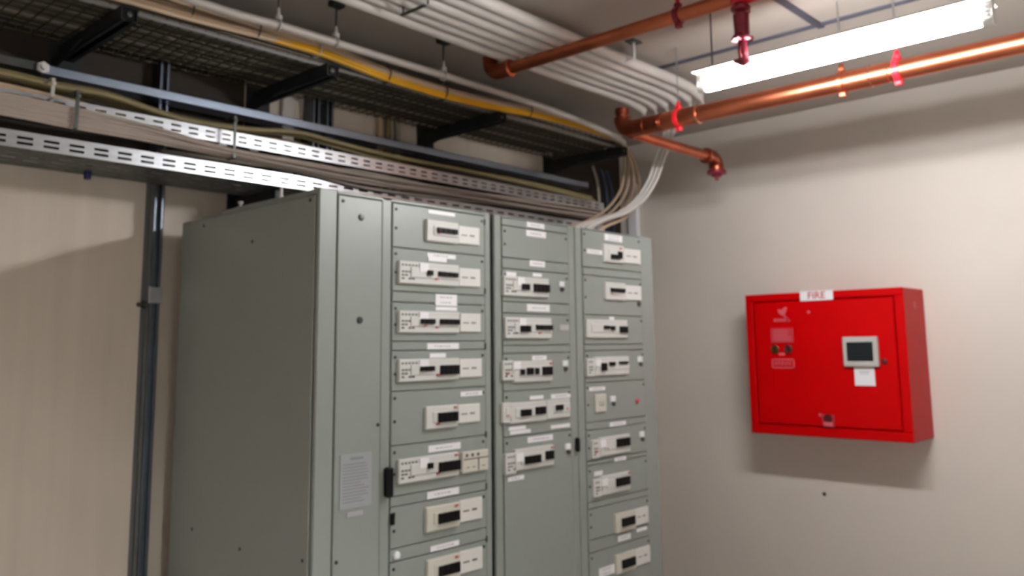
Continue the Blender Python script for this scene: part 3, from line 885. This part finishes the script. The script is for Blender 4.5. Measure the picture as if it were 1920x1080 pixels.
# ------------------------------------------------------------------ white cables under the ceiling
for i in range(6):
    y = 2.170 + i * .071
    zc = 2.914 + .003 * math.sin(i * 2.1)
    r0 = .0275 if i % 2 else .0265
    j, q = i % 3, i // 3
    dx, dy = .0125 * j + .017 * q, .011 * q - .019 * j
    sleeve = [(1.0, y - .02 + .003 * i, zc + .01), (1.6, y - .01, zc + .006), (2.3, y, zc), (2.9, y + .004, zc - .002), (3.3, y + .006, zc), (3.56, y + .01, zc + .004), (3.74, y + .02, zc + .002), (3.84, y + .03, zc - .012)]
    down = [(3.925, y + .06, zc - .05), (3.95 + dx * .3, y + .45 * (2.50 + dy - y), zc - .075), (3.955 + dx * .6, 2.46 + dy, zc - .10), (3.985 + dx, 2.53 + dy, 2.735), (3.98 + dx, 2.575 + dy, 2.63), (3.925 + dx, 2.59 + dy, 2.51), (3.80 + dx, 2.59 + dy, 2.39), (3.62 + dx * .9, 2.58 + dy, 2.295),
            (3.42 + dx * .8, 2.57 + dy, 2.235), (3.25 + dx * 1.4, 2.56 + dy, 2.185 - dx * .3), (3.14 + dx * 2.4, 2.55 + dy, 2.115)]
    P = spline(sleeve + down, 7)
    n0 = 7 * (len(sleeve) - 1)
    rad = [r0 if k <= n0 else max(.0082, r0 - (k - n0) * .005) for k in range(len(P))]
    tag(obj('power_cable', MB().tube(P, rad, 14), 'white_cable'), 'thick white power cable under the ceiling, bending behind the copper main to the cabinet top', 'cable', 'white power cables under the ceiling')
# straps across the white cables
t = thing('cable_hanger', 'short grey strap across two of the white cables at the top of the view', 'hanger', (2.012, 2.36, ZC))
obj('bar', MB().bbox(2.004, 2.29, 2.873, 2.020, 2.43, 2.880, .002), 'steel_dark', t)
for y in (2.2765 + .0, 2.4195):
    obj('rod', MB().tube([(2.012, y, 2.876), (2.012, y, ZC)], .004, 8), 'steel_dark', t)
t = thing('cable_hanger', 'white rod with a dark ceiling plate beside the white cables near the light', 'hanger', (3.111, 2.11, ZC))
obj('rod', MB().tube([(3.111, 2.105, 2.895), (3.111, 2.105, ZC)], .0075, 10), 'label', t)
obj('ceiling_plate', MB().bbox(3.075, 2.08, ZC - .008, 3.147, 2.13, ZC, .002), 'steel_dark', t)
obj('saddle', MB().bbox(3.104, 2.10, 2.889, 3.118, 2.20, 2.893, .001), 'label', t)
# ------------------------------------------------------------------ mauve bundle strapped below the middle tray
bx = [(.2, 2.392), (.81, 2.386), (1.03, 2.380), (1.28, 2.374), (1.60, 2.354), (2.04, 2.343), (2.22, 2.336), (2.47, 2.336), (2.86, 2.344), (3.36, 2.352), (3.83, 2.362), (4.0, 2.362)]
for i in range(8):
    u = (i - 3.5) / 3.5
    pts = []
    for x, z in bx:
        f = min(1, max(0, (x - 1.0) / .75)); f = f * f * (3 - 2 * f)
        st = .032 * (1 - f) + .010 * f
        pts.append((x, 2.962 - .003 * (i % 2) - .02 * f * ((i * 3) % 8 - 3.5) / 3.5 + (.0 if x < 2.2 else .004 * math.sin(x * 5 + i)), z + u * st * (1 if x < 2.0 else 2.1) + (.0 if x < 2.1 else (.008 * math.sin(x * 2.2 + i * 1.7)))))
    tag(obj('bundle_cable', MB().tube(spline(pts, 5), .0062, 8), 'mauve_cable'), 'mauve-grey cable in the flat bundle between the two perforated trays', 'cable', 'mauve bundle cables')
# straps
for x, zlo, zhi, l in ((.956, 2.43, 2.50, 'thin strap on the tan cables at the far left'), (1.035, 2.34, 2.475, 'steel strap holding the mauve bundle to the middle tray at the left'),
                       (1.612, 2.33, 2.50, 'steel strap holding the mauve bundle above the cabinet edge')):
    b = MB().bbox(x - .006, 2.940, zlo, x + .006, 2.944, zhi, .001)
    b.bbox(x - .006, 2.940, zhi - .004, x + .006, 3.02, zhi, .001)
    b.bbox(x - .006, 2.940, zlo, x + .006, 2.99, zlo + .004, .001)
    b.lathe((x, 2.940, zhi - .02), (0, -1, 0), [(0, .008), (.005, .008), (.007, .004)], 8)
    tag(obj('cable_strap', b, 'steel_dark' if x > 1 else 'bezel'), l, 'strap')
# grey cables fanning over the lowest tray to the right
for i, (y, pts) in enumerate(((2.99, [(1.95, 2.348), (2.2, 2.375), (2.5, 2.372), (2.86, 2.362), (3.3, 2.372), (3.9, 2.38)]), (2.985, [(2.1, 2.352), (2.3, 2.36), (2.6, 2.348), (3.0, 2.335), (3.5, 2.34), (4.0, 2.345)]),
                              (3.10, [(1.4, 2.35), (2.0, 2.36), (2.6, 2.385), (3.2, 2.36), (4.0, 2.37)]), (3.16, [(1.2, 2.30), (2.2, 2.30), (3.0, 2.32), (4.0, 2.33)]), (3.06, [(1.2, 2.285), (2.2, 2.31), (3.0, 2.30), (4.0, 2.31)]))):
    tag(obj('tray_cable', MB().tube(spline([(x, y, z) for x, z in pts], 6), .0085, 9), 'grey_cable' if i < 3 else 'dark_cable'), ('grey cable lying over the lowest tray behind the cabinet top' if i < 3 else 'dark cable lying low in the lowest tray'), 'cable', 'grey cables over the lowest tray' if i < 3 else 'dark cables in the lowest tray')
# olive and tan cables on the middle tray
ol = [(.2, 2.535), (.84, 2.528), (1.0, 2.520), (1.18, 2.522), (1.44, 2.486), (1.71, 2.492), (1.96, 2.522), (2.16, 2.512), (2.47, 2.50), (2.99, 2.505), (3.51, 2.505), (4.04, 2.49)]
for i in range(6):
    dz = (0, -.022, -.040, -.052, .010, -.030)[i]
    dy = (0, -.03, .01, .05, .04, .09)[i]
    pts = [(x, 3.08 + dy + .006 * math.sin(x * 3 + i * 2), max(2.412, z + dz * (.6 + .4 * math.sin(x * 1.7 + i)))) for x, z in ol]
    tag(obj('tray_cable', MB().tube(spline(pts, 5), .0105 if i < 2 else .0085, 9), 'olive_cable'), 'olive cable on the middle tray below the steel rail', 'cable', 'olive cables on the middle tray')
for i in range(3):
    pts = [(.2, 3.03, 2.475 - .012 * i), (.82, 3.025, 2.466 - .012 * i), (1.07, 3.02, 2.452 - .009 * i), (1.26, 3.03, 2.432 - .004 * i), (1.7, 3.05, 2.416), (2.4, 3.06 + .02 * i, 2.412), (3.9, 3.06 + .02 * i, 2.412)]
    tag(obj('tray_cable', MB().tube(spline(pts, 5), .008, 9), 'tan_cable'), 'tan cable at the front of the middle tray at the left', 'cable', 'tan cables on the middle tray')
# cables dropping in the corner
for i, (x, y, m_, l) in enumerate(((4.36, 3.2, 'blue_cable', 'dark blue cable hanging in the corner behind the trays, left of its pair'), (4.42, 3.2, 'blue_cable', 'dark blue cable hanging in the corner behind the trays, right of its pair'),
                                   (4.22, 3.16, 'grey_cable', 'thin grey cable hanging at the right end of the trays'), (4.30, 3.22, 'dark_cable', 'black cable hanging at the right end of the trays'))):
    pts = [(x - .05, y, 2.72), (x, y, 2.60), (x + .01, y, 2.40), (x - .04, y - .02, 2.20), (x - .06, y, 1.2), (x - .06, y, .0)]
    tag(obj('drop_cable', MB().tube(spline(pts, 5), .013 if i < 2 else .009, 9), m_), l, 'cable', 'corner drop cables')

# ------------------------------------------------------------------ copper pipes
def pipe_ring(b, c, axis, r, w_=.012, h_=.006):
    a = Vector(axis).normalized()
    b.lathe(Vector(c) - a * w_ / 2, axis, [(0, r), (w_ * .25, r + h_), (w_ * .75, r + h_), (w_, r)], 24)

PX, PZ, PR = 3.318, EYE + 1.037, .0388
mp = thing('copper_main', 'large copper main beside the light along the right wall, with a short branch', 'copper pipe', (PX, 1.0, PZ))
obj('pipe', MB().lathe((PX, -2.6, PZ), (0, 1, 0), [(0, PR), (4.85, PR)], 32), 'copper', mp)
obj('coupling', MB().lathe((PX, 1.905, PZ), (0, 1, 0), [(0, PR), (.004, PR + .003), (.196, PR + .003), (.200, PR)], 32), 'copper', mp)
obj('coupling', MB().lathe((PX, 1.065, PZ), (0, 1, 0), [(0, PR), (.003, PR + .003), (.168, PR + .003), (.171, PR)], 32), 'copper', mp)
for y in (1.905, 1.135):
    b = MB(); pipe_ring(b, (PX, y, PZ), (0, 1, 0), PR + .001, .010, .004)
    obj('solder_ring', b, 'solder', mp)
for y in (2.095, 2.190):
    b = MB(); pipe_ring(b, (PX, y, PZ), (0, 1, 0), PR + .003, .009, .004)
    obj('solder_ring', b, 'copper_dark', mp)
# tee, elbow up, and the branch with its turned-down end
b = MB()
b.lathe((PX, 2.10, PZ), (0, 1, 0), [(0, PR), (.005, PR + .004), (.17, PR + .004), (.19, PR + .002)], 32)
el = [(PX, 2.265, PZ)] + [(PX, 2.265 + .062 * math.sin(t), PZ + .062 * (1 - math.cos(t))) for t in [math.pi / 2 * k / 8 for k in range(1, 9)]]
b.tube([(PX, 2.23, PZ)] + el, PR + .003, 28)
obj('tee', b, 'copper_dark', mp)
obj('capped_stub', MB().lathe((PX, 2.327, PZ + .05), (0, 0, 1), [(0, PR - .009), (.030, PR - .009), (.032, PR - .004), (.058, PR - .004), (.063, PR - .012)], 24), 'copper_dark', mp)
BYY, BZ, BXE, BR = 2.275, EYE + 1.017, 4.075, .0275
obj('branch', MB().lathe((PX, BYY, BZ), (1, 0, 0), [(0, BR), (BXE - PX, BR)], 24), 'copper', mp)
b = MB()
el = [(BXE + .055 * math.sin(t), BYY, BZ - .055 * (1 - math.cos(t))) for t in [math.pi / 2 * k / 8 for k in range(0, 9)]]
b.tube([(BXE - .055, BYY, BZ), (BXE - .002, BYY, BZ)] + el + [(BXE + .055, BYY, BZ - .070)], BR + .012, 24)
pipe_ring(b, (BXE - .05, BYY, BZ), (1, 0, 0), BR + .010, .016, .006)
obj('branch_elbow', b, 'copper_dark', mp)
b = MB().lathe((BXE + .055, BYY, BZ - .066), (0, 0, -1), [(0, BR + .010), (.002, BR + .024), (.020, BR + .026), (.024, BR + .006), (.034, BR), (.040, .012), (.052, .010), (.056, .005)], 22)
obj('branch_nozzle', b, 'maroon', mp)

def pipe_clip(x, y, z, r, label, m, rodtop=ZC, rm='red_clip'):
    t = thing('pipe_clip', label, 'pipe clip', (x, y, z + r), 'pipe clips')
    b = MB()
    b.lathe((x, y - .011, z), (0, 1, 0), [(0, r + .001), (.001, r + .007), (.021, r + .007), (.022, r + .001)], 28)
    for s in (-1, 1):
        b.bbox(x - .012, y - .013, z + s * (r + .004), x + .012, y + .013, z + s * (r + .022), .003)
    obj('band', b, m, t)
    obj('stem', MB().lathe((x, y, z + r + .015), (0, 0, 1), [(0, .010), (.022, .009), (.026, .006)], 10), rm, t)
    obj('rod', MB().tube([(x, y, z + r + .03), (x, y, rodtop)], .0035, 8), 'steel', t)
pipe_clip(PX, 2.010, PZ, PR, 'bright red clip on the copper main beside its tee', 'red_clip')
pipe_clip(PX, 1.035, PZ, PR, 'bright red clip on the copper main under the middle of the light', 'red_clip')
pipe_clip(PX, 1.250, PZ, PR, 'copper coloured clip on the copper main left of the bright red one', 'copper', rm='copper')

# upper, thinner pipe
QX, QZ, QR = 2.70, EYE + 1.244, .0275
up_ = thing('copper_branch_pipe', 'thinner copper pipe crossing under the white cables to an elbow', 'copper pipe', (QX, 2.0, QZ))
obj('pipe', MB().lathe((QX, 1.35, QZ), (0, 1, 0), [(0, QR), (1.20, QR)], 26), 'copper', up_)
b = MB()
el = [(QX, 2.560, QZ)] + [(QX, 2.560 + .058 * math.sin(t), QZ + .058 * (1 - math.cos(t))) for t in [math.pi / 2 * k / 10 for k in range(1, 11)]]
b.tube([(QX, 2.49, QZ)] + el + [(QX, 2.618, QZ + .078)], QR + .008, 26)
pipe_ring(b, (QX, 2.492, QZ), (0, 1, 0), QR + .006, .016, .006)
pipe_ring(b, (QX, 2.618, QZ + .075), (0, 0, 1), QR + .006, .014, .006)
obj('elbow', b, 'copper', up_)
obj('riser', MB().lathe((QX, 2.618, QZ + .06), (0, 0, 1), [(0, QR - .004), (ZC - QZ - .06, QR - .004)], 22), 'copper_dark', up_)
b = MB().lathe((QX, 1.33, QZ), (0, 1, 0), [(0, QR + .004), (.05, QR + .004), (.055, QR)], 24)
obj('end_coupling', b, 'copper', up_)
pipe_clip(QX, 1.62, QZ, QR, 'dark red clip on the thinner copper pipe', 'maroon')

# red fitting and sprinkler drop at its end
sy = 1.362
sp_ = thing('sprinkler_drop', 'dark red sprinkler drop hanging from the end of the thinner copper pipe', 'sprinkler', (QX, sy, QZ))
b = MB().lathe((QX, sy, QZ - .030), (0, 0, 1), [(0, .028), (.006, .035), (.016, .035), (.020, .030), (.055, .032), (.06, .036), (.070, .036), (.074, .026), (.095, .024)], 20)
b.lathe((QX, 1.30, QZ), (0, 1, 0), [(0, .034), (.06, .034)], 18)
obj('fitting', b, 'red_clip', sp_)
b = MB().lathe((QX, sy, QZ - .058), (0, 0, 1), [(0, .020), (.004, .034), (.014, .036), (.018, .022), (.034, .020)], 18)
b.bbox(QX + .01, sy - .012, QZ - .052, QX + .055, sy + .012, QZ - .040, .003)
obj('collar', b, 'maroon', sp_)
b = MB().lathe((QX, sy, QZ - .150), (0, 0, 1), [(0, .024), (.004, .027), (.05, .028), (.080, .029), (.086, .020), (.095, .018)], 18)
obj('body', b, 'maroon', sp_)
b = MB().lathe((QX, sy, QZ - .172), (0, 0, 1), [(0, .020), (.004, .038), (.012, .040), (.018, .028), (.024, .024)], 18)
b.bbox(QX - .055, sy - .010, QZ - .172, QX - .01, sy + .010, QZ - .160, .003)
obj('flange', b, 'maroon', sp_)
b = MB().lathe((QX, sy, QZ - .225), (0, 0, 1), [(0, .016), (.02, .018), (.04, .016), (.055, .018)], 16)
for s in (-1, 1):
    b.tube([(QX + s * .016, sy, QZ - .19), (QX + s * .024, sy, QZ - .215), (QX + s * .012, sy, QZ - .240)], .004, 8)
obj('sprinkler_frame', b, 'maroon', sp_)
b = MB().lathe((QX, sy, QZ - .262), (0, 0, 1), [(0, .004), (.006, .018), (.012, .034), (.020, .036), (.026, .018), (.04, .016)], 18)
b.lathe((QX, sy, QZ - .295), (0, 0, 1), [(0, .0025), (.035, .004)], 8)
obj('deflector', b, 'maroon', sp_)
